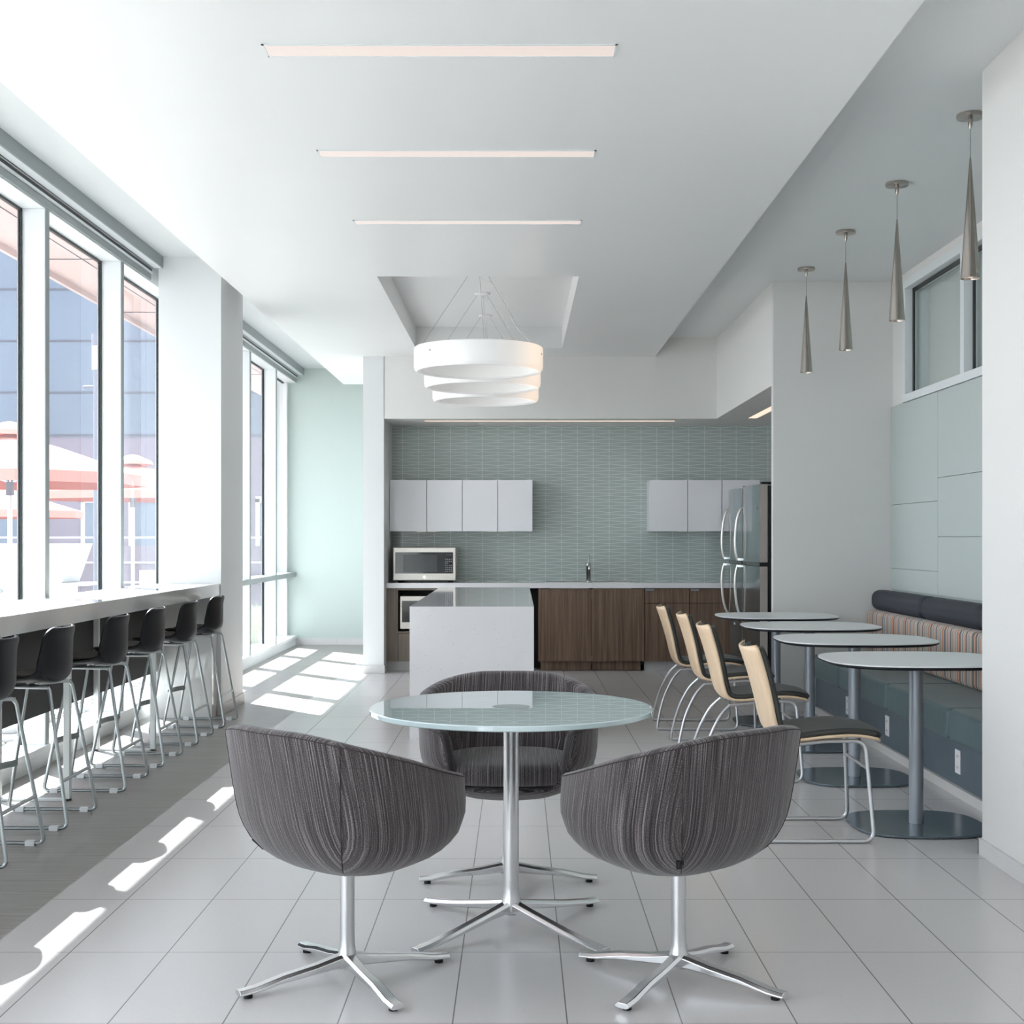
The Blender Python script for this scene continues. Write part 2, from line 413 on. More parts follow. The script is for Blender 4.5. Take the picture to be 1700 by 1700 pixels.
struct(bx('trim_3', M['window_white'], (-2.668, -2.612, FY0, 9.89, 3.278, 3.29)))
struct(bx('trim_4', M['window_white'], (-2.668, -2.612, 10.67, 16.40, 3.278, 3.29)))
struct(bx('trim_5', M['window_white'], (-2.95, -2.795, 16.30, 16.40, .0, 3.2)))
for (a, b, lab) in ((3.0, 9.88, 'dark slotted shade track above the bar counter windows'), (10.7, 16.38, 'dark slotted shade track above the far window bay by the green wall')):
    t = thing('shade_track', lab, 'shade track', (FX, a, 3.2), 0, 'shade tracks over the windows')
    bx('housing', M['grey_metal'], (0, .014, 0, b - a, -.012, .03), t)
    bx('rail', M['window_white'], (0, .026, 0, b - a, .034, .046), t)
    bx('rail', M['dark_gasket'], (0, .02, 0, b - a, .052, .066), t)
    bx('rail', M['bar_steel'], (0, .024, 0, b - a, .070, .078), t)
# clerestory window in the recess
w = bpy.data.objects.new('window_3', None); C.objects.link(w); struct(w)
m = MB(); m.box(2.775, 2.95, 5.56, 9.745, 2.275, 2.33); m.box(2.775, 2.95, 5.56, 9.745, 3.09, 3.15); m.box(2.775, 2.95, 9.68, 9.745, 2.33, 3.09)
m.build('window_frame', M['window_white'], w, bevel=.002)
for y in (8.40, 7.1): bx('mullion', M['window_white'], (2.775, 2.95, y, y + .07, 2.33, 3.09), w)
m = MB()
for a, b in ((8.47, 9.68), (7.17, 8.40), (5.60, 7.10)): m.box(2.83, 2.84, b - .03, b, 2.33, 3.09); m.box(2.83, 2.84, a, b, 3.06, 3.09)
m.build('gasket', M['dark_gasket'], w)
for a, b in ((8.47, 9.65), (7.17, 8.37), (5.60, 7.07)): bx('glass_pane', M['office_glass'], (2.85, 2.856, a, b, 2.33, 3.06), w)
bx('bright_backing', M['header_grey'], (2.95, 3.0, 5.56, 10.08, 2.28, 3.2), w)  # pale panel added close behind the panes so the glass looks lit

# ------------------------------------------------------------------ ceiling lights
for y0, y1, lab in ((4.753, 4.872, 'long recessed strip light nearest the camera, widest of three'), (6.052, 6.157, 'long recessed ceiling strip light between the other two strips'), (7.385, 7.475, 'recessed ceiling strip light nearest the ring pendants')):
    t = thing('strip_light', lab, 'ceiling light', (-.277, (y0 + y1) / 2, ZC), 0, 'recessed strips in the white ceiling')
    h = (y1 - y0) / 2
    bx('diffuser', M['strip_light'], (-.62, .62, -h + .006, h - .006, -.002, .004), t)
    m = MB(); m.box(-.628, .628, -h, -h + .006, -.004, .004); m.box(-.628, .628, h - .006, h, -.004, .004); m.box(-.628, -.62, -h, h, -.004, .004); m.box(.62, .628, -h, h, -.004, .004)
    m.build('frame', M['window_white'], t)
t = thing('strip_light', 'thin warm strip light under the soffit above the kitchen sink wall', 'ceiling light', (.31, 13.2, 2.444), 0)
bx('diffuser', M['strip_warm'], (-1.22, 1.22, -.035, .035, -.003, .002), t)
t = thing('strip_light', 'short warm strip light in the soffit above the refrigerators', 'ceiling light', (2.24, 11.65, 2.444), 0)
bx('diffuser', M['strip_warm'], (-.04, .04, -1.25, 1.22, -.003, .002), t)
t = thing('sprinkler_cap', 'small white round cap on the kitchen soffit', 'sprinkler', (-.37, 13.52, 2.444))
MB().lathe([(.03, 0), (.03, -.004), (.026, -.008), (0, -.008)], 20).build('cap', M['plastic_white'], t, smooth=True)

# ring pendants
def ring_pendant(label):
    t = thing('ring_pendant', label, 'pendant light', (0, 0, 0), 0, 'white ring pendants in the ceiling coffer')
    zc = 3.235; zt, zb, R = 2.655, 2.482, .46
    prof = [(R - .012, zt), (R - .003, zt - .006), (R, zt - .02), (R, zb + .035), (R - .004, zb + .015), (R - .018, zb), (R - .045, zb), (R - .06, zb + .012), (R - .06, zt - .006), (R - .055, zt)]
    rg = MB().lathe(prof, 96, closed=True).build('ring_shade', M['ring'], t, smooth=True)
    MB().lathe([(0, zc), (.06, zc), (.062, zc - .006), (.055, zc - .018), (.012, zc - .02), (.01, zc - .04), (0, zc - .042)], 32).build('canopy', M['plastic_white'], t, smooth=True)
    for k, a in enumerate((205, 325, 85)):
        a = math.radians(a); e = Vector(((R - .03) * math.cos(a), (R - .03) * math.sin(a), zt - .002))
        MB().tube([(.045 * math.cos(a), .045 * math.sin(a), zc - .018), e], .0012, 6).build('suspension_wire', M['wire'], t)
        MB().tube([(R * math.cos(a + .35), R * math.sin(a + .35), zt - .06), (R * 1.008 * math.cos(a + .35), R * 1.008 * math.sin(a + .35), zt - .06)], .005, 10).build('screw', M['dark_gasket'], t)
    a = math.radians(-20)
    pts = spline([(0, 0, zc - .04), (.03, -.01, zc - .09), (.13, -.04, zc - .15), (.20, -.08, zc - .28), (.25, -.11, zc - .42), (.34, -.13, zc - .53), ((R - .03) * math.cos(a), (R - .03) * math.sin(a), zt)], 8)
    MB().tube(pts, .0028, 8).build('power_cord', M['cord_white'], t, smooth=True)
    return t
rp = ring_pendant('nearest of the white ring pendants, topmost and largest in view'); rp.location = (-.281, 9.62, 0)
dup(rp, (-.281, 10.67, 0), 0, 'middle white ring pendant, partly behind the nearest ring')
dup(rp, (-.281, 11.72, 0), 0, 'farthest white ring pendant, the lowest ring over the kitchen')

# cone pendants
def cone_pendant(label):
    t = thing('cone_pendant', label, 'pendant light', (0, 0, 0), 0, 'brushed nickel cone pendants over the cafe tables')
    MB().lathe([(0, 3.215), (.06, 3.215), (.062, 3.208), (.06, 3.197), (.012, 3.192), (.010, 3.165), (.004, 3.15), (0, 3.15)], 32).build('canopy', M['nickel'], t, smooth=True)
    MB().tube([(0, 0, 3.16), (0, 0, 3.01)], .0022, 8).build('cord', M['wire'], t)
    MB().lathe([(.0, 3.02), (.004, 3.018), (.006, 2.99), (.024, 2.74), (.0405, 2.50), (.0435, 2.472), (.040, 2.472), (.036, 2.50), (.02, 2.70), (0, 2.71)], 40).build('shade', M['nickel'], t, smooth=True)
    MB().lathe([(0, 2.485), (.036, 2.485), (.036, 2.50), (0, 2.50)], 24).build('bulb', M['bulb'], t)
    return t
labs = ['nearest brushed nickel cone pendant, beside the right wall edge', 'second cone pendant from the camera, in front of the clerestory window corner', 'third cone pendant from the camera, before the grey far wall', 'farthest and smallest brushed nickel cone pendant']
cp = cone_pendant(labs[0]); cp.location = (2.045, 6.10, 0)
for y, l in zip((7.28, 8.42, 9.57), labs[1:]): dup(cp, (2.045, y, 0), 0, l)

# ------------------------------------------------------------------ window bar
BX, BXB = -2.185, -2.70
t = thing('bar_counter', 'long speckled pale quartz bar counter along the windows', 'counter', (-2.44, 3.6, 0))
bx('counter_top', M['quartz_bar'], (BXB + 2.44, BX + 2.44, 0, 6.28, .878, .966), t, bevel=.003)
bx('end_slab', M['quartz_bar'], (-.19, .235, 6.12, 6.275, 0, .878), t, bevel=.002)
bx('modesty_panel', M['dark_panel'], (-.19, -.165, 0, 6.12, .335, .878), t)
for y in (5.10, 6.66, 8.23):
    m = MB(); q = y - 3.6
    m.box(.195, .225, q, q + .035, .0, .878); m.box(-.15, -.12, q, q + .035, 0, .878); m.box(-.15, .225, q, q + .035, 0, .012)
    m.build('support_frame', M['bar_steel'], t, bevel=.0015)

# ------------------------------------------------------------------ sheet builder (shells)
def sheet(prof, width, cup, t0, t1, M_=16, seg=6, edge=None):
    pts = spline([(x, 0, z) for x, z in prof], seg); n = len(pts); L = [0]
    for a, b in zip(pts, pts[1:]): L.append(L[-1] + (b - a).length)
    m = MB(); vs = []; W = 2 * (M_ + 1)
    for i, p in enumerate(pts):
        s = L[i] / L[-1]; t = (pts[min(i + 1, n - 1)] - pts[max(i - 1, 0)]).normalized(); nr = Vector((-t.z, 0, t.x)) * -1
        w = width(s) / 2
        for th in (t0, t1):
            rng = range(M_ + 1) if th == t0 else range(M_, -1, -1)
            for k in rng:
                u = -1 + 2 * k / M_
                q = p + nr * (cup(s) * abs(u) ** 2.4 + th) + Vector((0, u * w, 0)); vs.append(q)
    fs = []
    for i in range(n - 1):
        for k in range(W): l = (k + 1) % W; fs.append((i * W + k, i * W + l, (i + 1) * W + l, (i + 1) * W + k))
    fs.append(tuple(range(W - 1, -1, -1))); fs.append(tuple((n - 1) * W + k for k in range(W)))
    # caps as quads
    fs = fs[:-2]
    for i in (0, n - 1):
        for k in range(M_): fs.append((i * W + k, i * W + k + 1, i * W + W - 2 - k, i * W + W - 1 - k))
    m.add(vs, fs); return m
def endround(s, w, e0=.07, e1=.07, mn=.6):
    k = 1
    if s < e0: k = mn + (1 - mn) * math.sqrt(max(0, 1 - ((e0 - s) / e0) ** 2))
    if s > 1 - e1: k = mn + (1 - mn) * math.sqrt(max(0, 1 - ((s - 1 + e1) / e1) ** 2))
    return w * k

# ------------------------------------------------------------------ bar stools (local: faces +x)
def bar_stool(label):
    t = thing('bar_stool', label, 'bar stool', (0, 0, 0), PI, 'black bar stools along the window counter')
    prof = [(.235, .640), (.20, .652), (.10, .653), (.0, .644), (-.08, .641), (-.118, .656), (-.136, .70), (-.138, .77), (-.138, .84), (-.148, .892)]
    wd = lambda s: endround(s, lerp_tab([(0, .37), (.3, .40), (.55, .41), (.75, .40), (1, .36)], s), .10, .06, .62)
    cup = lambda s: lerp_tab([(0, .0), (.25, .010), (.42, .035), (.55, .07), (.75, .065), (.92, .045), (1, .03)], s)
    sh = sheet(prof, wd, cup, -.006, .004, 18, 6).build('seat_shell', M['black_plastic'], t, smooth=1)
    pad = sheet([(.215, .652), (.18, .660), (.08, .660), (.0, .651), (-.07, .650)], lambda s: endround(s, .35, .15, .1, .7), lambda s: .010 + .02 * s, 0, .010, 14, 5).build('seat_pad', M['seat_taupe'], t, smooth=1)
    m = MB(); r = .0085
    for s in (-1, 1):
        P = [(-.108, s * .150, .630), (-.21, s * .21, .012), (.21, s * .21, .012), (.095, s * .150, .632)]
        m.tube(fillet([(.03, s * .05, .626)] + [P[0]] + P[1:] + [(.0, s * .05, .626)], .03, 6), r, 10)
    m.tube(fillet([(-.108, -.150, .628), (.13, -.165, .634), (.19, -.08, .637), (.19, .08, .637), (.13, .165, .634), (-.108, .150, .628)], .05, 5), .007, 8)
    m.tube([(-.18, -.19, .215), (-.18, .19, .215)], r * .9, 10)
    m.build('leg_frame', M['stool_steel'], t, smooth=True)
    MB().tube(spline([(.165, -.187, .235), (.20, -.10, .235), (.21, 0, .235), (.20, .10, .235), (.165, .187, .235)], 5), .011, 10, flat=1.5).build('footrest', M['grey_metal'], t, smooth=True)
    for s in (-1, 1):
        for x in (-.15, .155): bx('glide', M['glide'], (x - .02, x + .02, s * .21 - .014, s * .21 + .014, 0, .022), t, bevel=.002)
    return t
SY = [9.41, 8.64, 7.84, 7.09, 6.20, 5.49, 4.72]
labs = ['farthest black bar stool, beside the white column', 'second bar stool from the white column, seat before the stone end slab', 'third black bar stool from the white column', 'fourth black bar stool from the white column, mid row',
        'second bar stool from the left picture edge whose whole back shows', 'black bar stool with its back cut by the left picture edge', 'bar stool outside the left edge, only its rear leg in view']
st0 = bar_stool(labs[0]); st0.location = (-2.21, SY[0], 0)
for y, l in list(zip(SY, labs))[1:]: dup(st0, (-2.21, y, 0), PI, l)

# ------------------------------------------------------------------ four star base
def star_base(t, R, zc, pr, zhi):
    legs = []
    for k in range(4):
        a = k * PI / 2; ca, sa = math.cos(a), math.sin(a); vs = []; rows = []
        for (r, w, zt, zb) in ((.0, .022, zc, zc - .045), (.035, .021, zc - .006, zc - .042), (.10, .019, zc - .020, zc - .048), (R * .6, .020, .048, .026), (R - .05, .0225, .030, .012), (R - .012, .0218, .0262, .0095), (R, .0216, .0258, .0095)):
            for (dy, z) in ((-w, zb + .004), (-w, zt - .009), (-w * .62, zt), (w * .62, zt), (w, zt - .009), (w, zb + .004), (w * .6, zb), (-w * .6, zb)):
                vs.append((r * ca - dy * sa, r * sa + dy * ca, z))
        fs = []; n = 7
        for i in range(n - 1):
            for j in range(8): l = (j + 1) % 8; fs.append((i * 8 + j, i * 8 + l, (i + 1) * 8 + l, (i + 1) * 8 + j))
        fs.append(tuple(range(7, -1, -1))); fs.append(tuple((n - 1) * 8 + j for j in range(8)))
        lg = MB().add(vs, fs).build('leg', M['polished_alu'], t, smooth=1)
        md = lg.modifiers.new('bevel', 'BEVEL'); md.width = .003; md.segments = 2; md.limit_method = 'ANGLE'; md.angle_limit = math.radians(30); md.harden_normals = True
        for p in lg.data.polygons: p.use_smooth = True
        r = R - .03; MB().lathe([(.013, 0), (.013, .013)], 12, (r * ca, r * sa, 0)).build('foot_pad', M['black_plastic'], lg)
    MB().lathe([(0, zc - .05), (pr + .006, zc - .045), (pr + .009, zc - .02), (pr + .004, zc + .004), (pr + .001, zc + .02), (pr, zc + .05), (pr, zhi), (0, zhi)], 40).build('pole', M['brushed_alu'], t, smooth=True)

# ------------------------------------------------------------------ tub chair (local: faces +x)
def tub_geometry():
    N = 96
    S = [(.33, .30), (.336, .42), (.345, .54), (.37, .71), (.40, .84), (.44, .93), (.50, .985), (.58, 1.0), (.77, 1.01)]
    def base_r(a):
        c, s = math.cos(a), math.sin(a); ax = .325 if c > 0 else .258; n = 2.5
        return 1 / ((abs(c) / ax) ** n + (abs(s) / .338) ** n) ** (1 / n)
    def H(a):
        d = abs(math.degrees(a)); 
        if d > 180: d = 360 - d
        arm = .600 + .170 * (lambda q: q * q * (3 - 2 * q))(min(1, max(0, (d - 30) / 135)))
        k = min(1, max(0, (d - 33) / 14)); k = k * k * (3 - 2 * k)
        return .402 + (arm - .402) * k
    def pt(a, z, off=0):
        d = math.degrees(a); d = abs(d if d <= 180 else 360 - d)
        fl = max(0, math.cos(math.radians(180 - d))) ** .8 * max(0, z - .40) / .37 * .062
        inward = max(0, math.cos(a)) * max(0, z - .50) / .1 * .018
        r = base_r(a) * lerp_tab(S, z) + fl - inward - off
        return Vector((r * math.cos(a), r * math.sin(a), z))
    return N, H, pt
TN, TH, TP = tub_geometry()
def tub_chair(label):
    t = thing('tub_chair', label, 'armchair', (0, 0, 0), 0, 'striped tweed tub chairs around the glass table')
    star_base(t, .335, .082, .0215, .335)
    levels_o = [.33, .336, .345, .37, .40, .44, .50, .58]
    rings = []; vs = []
    NA = TN
    angs = [2 * PI * i / NA for i in range(NA)]
    def ring(fn):
        rings.append([len(vs) + i for i in range(NA)])
        for a in angs: vs.append(fn(a))
    K = 12
    for k in range(K + 1):
        w = k / K
        def f(a, w=w):
            h = TH(a) - .014; z = .33 + (h - .33) * (w ** 1.7); return TP(a, z)
        ring(f)
    th = .052
    for (o, dz) in ((.003, .006), (.012, .0125), (.022, .014), (.034, .0125), (th - .007, .006), (th, -.002)):
        ring(lambda a, o=o, dz=dz: Vector((*TP(a, TH(a) - .014, o).xy, TH(a) - .014 + dz)))
    for k in range(1, 9):
        def g(a, k=k):
            zb = .392; z = TH(a) - .016 - (TH(a) - .016 - zb) * k / 8; return TP(a, z, th + .004 * k / 8)
        ring(g)
    fs = []
    for r0, r1 in zip(rings, rings[1:]):
        for i in range(NA): j = (i + 1) % NA; fs.append((r0[i], r0[j], r1[j], r1[i]))
    fs.append(tuple(reversed(rings[0]))); fs.append(tuple(rings[-1]))
    sh = MB().add(vs, fs).build('shell', M['tweed'], t, smooth=1)
    me = sh.data; uv = me.uv_layers.new(name='uv')
    for p in me.polygons:
        c = p.center; d = abs(math.degrees(math.atan2(c.y, c.x))); back = d > 135
        for li in p.loop_indices:
            co_ = me.vertices[me.loops[li].vertex_index].co
            if back: u = co_.y - .05 * co_.z
            else: u = co_.x + (co_.z * .22) + (3 if c.y > 0 else 7)
            uv.data[li].uv = (u, co_.z)
    # piping along seams and rim
    for s in (1, -1):
        a = s * math.radians(135); pts = []
        for k in range(14):
            w = k / 13; h = TH(a) - .014; z = .335 + (h - .335) * w; q = TP(a, z, -.0005); pts.append(q)
        pts.append(Vector((*TP(a, TH(a) - .014, .02).xy, TH(a) - .001)))
        MB().tube(pts, .0016, 6).build('seam', M['dark_seam'], sh, smooth=True)
    pts = []
    for i in range(85):
        a = math.radians(48 + (264) * i / 84); q = TP(a, TH(a) - .014, 0.0); pts.append(Vector((q.x, q.y, q.z + .003)))
    MB().tube(pts, .0016, 6).build('rim_seam', M['dark_seam'], sh, smooth=True)
    a = math.radians(133); q = TP(a, .385, -.003); p = TP(a, .415, -.003)
    MB().tube([q, p], .007, 6, flat=.35).build('fabric_tag', M['black_plastic'], sh)
    # cushion
    m = MB(); vs = []; fs = []; n = 48; prof = [(0, .405), (.80, .405), (.95, .412), (1.0, .435), (1.0, .455), (.95, .475), (.80, .486), (.5, .492), (.0, .494)]
    out = superell(.262, .262, 2.8, n)
    for r, z in prof[1:-1]:
        for x, y in out: vs.append((x * r + .028, y * r, z))
    for i in range(len(prof) - 3):
        for k in range(n): l = (k + 1) % n; fs.append((i * n + k, i * n + l, (i + 1) * n + l, (i + 1) * n + k))
    fs.append(tuple(reversed(range(n)))); fs.append(tuple((len(prof) - 3) * n + k for k in range(n)))
    cu = m.add(vs, fs).build('seat_cushion', M['tweed'], t, smooth=1)
    me = cu.data; uv = me.uv_layers.new(name='uv')
    for l in me.loops: c = me.vertices[l.vertex_index].co; uv.data[l.index].uv = (c.y, c.z + c.x)
    MB().lathe([(0, .322), (.07, .324), (.08, .331), (0, .331)], 24).build('under_plate', M['black_plastic'], t, smooth=True)
    return t
def aim_base(t, deg):
    """the four-leg swivel base stands at its own angle under the shell"""
    for ch in t.children:
        if ch.name.split('.')[0] == 'leg': ch.rotation_euler.z = math.radians(deg) - t.rotation_euler.z
c0 = tub_chair('striped grey tub chair at front left, its back to the camera'); c0.location = (-.503, 3.975, 0); c0.rotation_euler.z = math.radians(49)
c1 = dup(c0, (.4735, 3.973, 0), math.radians(130), 'striped grey tub chair at front right, black fabric tag on its seam')
c2 = dup(c0, (-.036, 5.09, 0), math.radians(-90), 'striped grey tub chair behind the glass table, facing the camera')
aim_base(c0, 31.5); aim_base(c1, -34.5); aim_base(c2, 2)

# round glass table
t = thing('round_table', 'round frosted glass table on a polished four-leg pedestal', 'table', (-.023, 4.487, 0), math.radians(45))
star_base(t, .42, .098, .0255, .722)
TR = .470
MB().lathe([(0, .721), (TR - .003, .721), (TR, .724), (TR, .736), (TR - .003, .739), (0, .739)], 96).build('glass_top', M['table_glass'], t, smooth=True)
MB().lathe([(0, .7355), (.063, .7355), (.063, .7394), (0, .7394)], 40).build('mounting_disc', M['table_disc'], t)
MB().lathe([(0, .700), (.10, .708), (.105, .7205), (0, .7205)], 32).build('top_bracket', M['brushed_alu'], t, smooth=True)

# ------------------------------------------------------------------ cafe tables
def cafe_table(label):
    t = thing('cafe_table', label, 'table', (0, 0, 0), 0, 'cafe tables along the banquette')
    m = MB(); m.prism(superell(.42, .385, 2.9, 72), .749, .755); m.build('table_top', M['white_laminate'], t, smooth=False)
    m = MB(); a = superell(.42, .385, 2.9, 72); b = superell(.405, .370, 2.9, 72); n = 72
    m.add([(x, y, .749) for x, y in a] + [(x, y, .7425) for x, y in a] + [(x, y, .735) for x, y in b], [tuple(range(n)), tuple(reversed(range(2 * n, 3 * n)))] + [(i, (i + 1) % n, n + (i + 1) % n, n + i) for i in range(n)] + [(n + i, n + (i + 1) % n, 2 * n + (i + 1) % n, 2 * n + i) for i in range(n)])
    m.build('edge_band', M['black_plastic'], t)
    MB().lathe([(.032, .013), (.032, .725), (.0, .725)], 36).build('pole', M['table_column'], t, smooth=True)
    MB().lathe([(0, .715), (.06, .72), (.07, .735), (0, .735)], 24).build('top_bracket', M['table_column'], t, smooth=True)
    m = MB(); m.prism(superell(.298, .285, 3.0, 72), .003, .013); m.build('base_plate', M['base_plate'], t, bevel=.002)
    return t
labs = ['nearest grey cafe table, partly cut off by the right wall', 'second grey cafe table from the camera', 'third grey cafe table from the camera, before the banquette corner', 'farthest grey cafe table, in front of the refrigerators']
TY = [6.10, 7.30, 8.42, 9.52]
ct = cafe_table(labs[0]); ct.location = (1.80, TY[0], 0)
for y, l in zip(TY[1:], labs[1:]): dup(ct, (1.82, y, 0), 0, l)

# ------------------------------------------------------------------ dining chairs (local: faces +x)
def cafe_chair(label):
    t = thing('cafe_chair', label, 'chair', (0, 0, 0), 0, 'maple backed chairs at the cafe tables')
    prof = [(.325, .437), (.29, .455), (.20, .463), (.08, .452), (-.03, .434), (-.095, .432), (-.135, .455), (-.158, .51), (-.178, .59), (-.20, .67), (-.225, .75), (-.252, .825)]
    wd = lambda s: endround(s, lerp_tab([(0, .41), (.2, .43), (.45, .41), (.55, .40), (.75, .39), (1, .37)], s), .06, .03, .78)
    cup = lambda s: lerp_tab([(0, -.012), (.2, 0), (.42, .008), (.6, .022), (.85, .034), (1, .04)], s)
    sheet(prof, wd, cup, -.012, 0, 16, 6).build('veneer_shell', M['maple'], t, smooth=1)
    wp = lambda s: wd(s) - .012
    p2 = [(x, z) for x, z in prof]; p2[0] = (.318, .442); p2[-1] = (-.247, .811)
    sheet(p2, wp, cup, .0005, .024, 16, 6).build('upholstery', M['seat_pad'], t, smooth=1)
    m = MB(); r = .0088
    for s in (-1, 1):
        rear = spline([(-.105, s * .165, .405), (-.165, s * .185, .34), (-.225, s * .205, .22), (-.258, s * .225, .10), (-.268, s * .232, .045)], 6)
        pts = [(.235, s * .17, .425)]
        path = fillet([(-.268, s * .233, .05), (-.272, s * .235, .009), (.272, s * .235, .009), (.245, s * .185, .43), (.06, s * .17, .425), (-.105, s * .165, .403)], .05, 6)
        m.tube(rear[:-1] + path, r, 10)
    m.tube([(.253, -.20, .312), (.253, .20, .312)], r * .8, 10); m.tube([(-.06, -.165, .405), (-.06, .165, .405)], r * .8, 10)
    m.build('sled_frame', M['frame_silver'], t, smooth=True)
    return t
CPOS = [(1.245, 5.975, 'nearest maple backed cafe chair, seat fully in view', 0), (1.24, 7.39, 'second maple backed cafe chair, just beyond the nearest one', 0),
        (1.25, 8.42, 'third maple backed cafe chair from the camera', -1), (1.22, 9.34, 'farthest maple backed cafe chair, in front of the walnut drawers', -2)]
cc = cafe_chair(CPOS[0][2]); cc.location = (CPOS[0][0], CPOS[0][1], 0)
for x, y, l, a in CPOS[1:]: dup(cc, (x, y, 0), math.radians(a), l)

# ------------------------------------------------------------------ banquette
t = thing('banquette', 'long teal banquette with striped back cushions against the green wall', 'bench', (2.2, 5.56, 0))
L = 4.51
bx('base', M['teal_base'], (.02, .57, 0, L, .05, .265), t)
bx('kick_trim', M['kick_white'], (.0, .57, 0, L, .0, .05), t)
e = [0, .18, 1.33, 2.49, 3.67, L]
for a, b in zip(e, e[1:]): bx('seat_cushion', M['teal_vinyl'], (-.01, .55, a + .002, b - .002, .265, .432), t, bevel=.028)
e = [0, 1.07, 2.17, 3.27, L]
for a, b in zip(e, e[1:]):
    bx('back_cushion', M['stripes'], (.40, .55, a + .002, b - .002, .43, .765), t, bevel=.03)
    o = bx('bolster', M['bolster_navy'], (.425, .582, a + .002, b - .002, .765, .915), t); 
    bv = o.modifiers.new('bevel', 'BEVEL'); bv.width = .06; bv.segments = 6; bv.harden_normals = True
    for p in o.data.polygons: p.use_smooth = True
for y, l in ((9.08, 'white outlet on the banquette base, farthest and smallest'), (8.10, 'white outlet on the banquette base, middle of three'), (6.80, 'white outlet on the banquette base, nearest the right wall')):
    o = thing('power_outlet', l, 'outlet', (2.214, y, .172), 0, 'outlets on the banquette base')
    bx('cover_plate', M['plastic_white'], (0, .006, -.04, .04, -.06, .06), o, bevel=.002)
    m = MB()
    for z in (-.028, .028):
        for dy in (-.008, .008): m.box(-.0006, .0008, dy - .0015, dy + .0015, z - .006, z + .006)
    m.build('socket', M['dark_gasket'], o)

# ------------------------------------------------------------------ kitchen
KF = 13.19
t = thing('kitchen_island', 'white speckled quartz waterfall island', 'island', (-.298, 8.69, 0))
bx('top_slab', M['quartz'], (-.40, .40, .06, 3.32, .80, .858), t)
bx('waterfall_end', M['quartz'], (-.40, .40, .0, .06, 0, .858), t)
bx('waterfall_end', M['quartz'], (-.40, .40, 3.32, 3.38, 0, .858), t)
bx('body', M['walnut'], (-.36, .37, .07, 3.31, .09, .80), t)
bx('side_outlet', M['plastic_white'], (.37, .408, 1.0, 1.08, .62, .73), t)
t = thing('kitchen_worktop', 'white worktop running the length of the tiled kitchen wall', 'worktop', (0, 13.5, 0))
m = MB(); y0, y1 = -.34, .31
m.box(-1.286, .30, y0, y1, .81, .86); m.box(1.13, 2.80, y0, y1, .81, .86); m.box(.30, 1.13, y0, -.22, .81, .86); m.box(.30, 1.13, .17, y1, .81, .86)
m.build('slab', M['quartz'], t)
t = thing('kitchen_sink', 'stainless double bowl sink set in the worktop', 'sink', (.715, 13.475, .86))
m = MB(); m.box(-.43, .43, -.215, -.185, -.003, .004); m.box(-.43, .43, .12, .205, -.003, .004); m.box(-.43, -.40, -.2, .2, -.003, .004); m.box(.40, .43, -.2, .2, -.003, .004); m.box(-.02, .02, -.2, .2, -.003, .004)
m.build('rim', M['chrome'], t, bevel=.001)
m = MB()
for a, b in ((-.40, -.02), (.02, .40)):
    m.box(a, b, -.185, .12, -.17, -.165); m.box(a, a + .004, -.185, .12, -.165, 0); m.box(b - .004, b, -.185, .12, -.165, 0); m.box(a, b, -.185, -.181, -.165, 0); m.box(a, b, .116, .12, -.165, 0)
m.build('bowl', M['steel'], t)
t = thing('faucet', 'chrome single lever kitchen faucet behind the sink', 'faucet', (.71, 13.61, .864))
MB().lathe([(0, 0), (.032, 0), (.032, .006), (.024, .012), (.026, .03), (.026, .145), (.030, .15), (.030, .17), (.020, .19), (.009, .21), (0, .2)], 28).build('body', M['chrome'], t, smooth=True)
MB().tube(spline([(0, 0, .15), (0, -.05, .175), (0, -.13, .175), (0, -.19, .15), (0, -.20, .12)], 6), [.013] * 24 + [.015], 12).build('spout', M['chrome'], t, smooth=True)
MB().tube(spline([(0, 0, .18), (.004, -.004, .22), (.008, -.012, .262)], 5), .009, 10).build('lever', M['chrome'], t, smooth=True)
def tab(parent, x, z): bx('handle', M['chrome'], (x, x + .085, -.032, -.016, z - .024, z - .004), parent)
# base cabinets: local origin at front plane
def unit(label, x0, x1, mat=None, group='walnut base cabinets'):
    t = thing('base_cabinet', label, 'cabinet', (0, KF, 0), 0, group)
    return t
W = M['walnut']
t = unit('pale walnut base cabinet with an open niche holding a microwave', -1.28, -.45)
m = MB(); m.box(-1.286, -1.175, 0, .58, .095, .805); m.box(-.47, -.44, 0, .58, .095, .805); m.box(-1.175, -.47, 0, .58, .37, .385); m.box(-1.175, -.47, 0, .3, .788, .805)
m.build('body', M['walnut_pale'], t); bx('niche_lining', M['dark_gasket'], (-1.172, -.472, .52, .56, .385, .788), t)
bx('drawer', M['walnut_pale'], (-1.17, -.475, -.002, .5, .098, .365), t)
m = MB()
for a, b in ((-1.28, -1.0), (-.997, -.72), (-.717, -.44)): m.box(a, b, .055, .07, 0, .092)
m.build('plinth', M['tile_base'], t)
t = unit('walnut base cabinet mostly hidden behind the island', -.44, .03)
bx('body', W, (-.437, .03, .02, .6, .095, .805), t); d = bx('door', W, (-.435, .03, 0, .02, .097, .80), t); bx('plinth', M['tile_base'], (-.437, .03, .055, .07, 0, .092), t)
bx('dark_bay_panel', M['dark_panel'], (.03, .20, .3, .34, 0, .805), t)
t = unit('walnut double door cabinet under the sink', .2, 1.235)
bx('body', W, (.2, .212, .0, .6, .095, .805), t); bx('body_side', W, (1.223, 1.235, .0, .6, .095, .805), t); bx('body_back', W, (.212, 1.223, .5, .6, .095, .805), t)
for a, b, h in ((.208, .715, .52), (.719, 1.232, .725)):
    d = bx('door', W, (a, b, -.018, .0, .097, .802), t); bx('handle', M['walnut'], (h, h + .19, -.026, -.018, .79, .802), d)
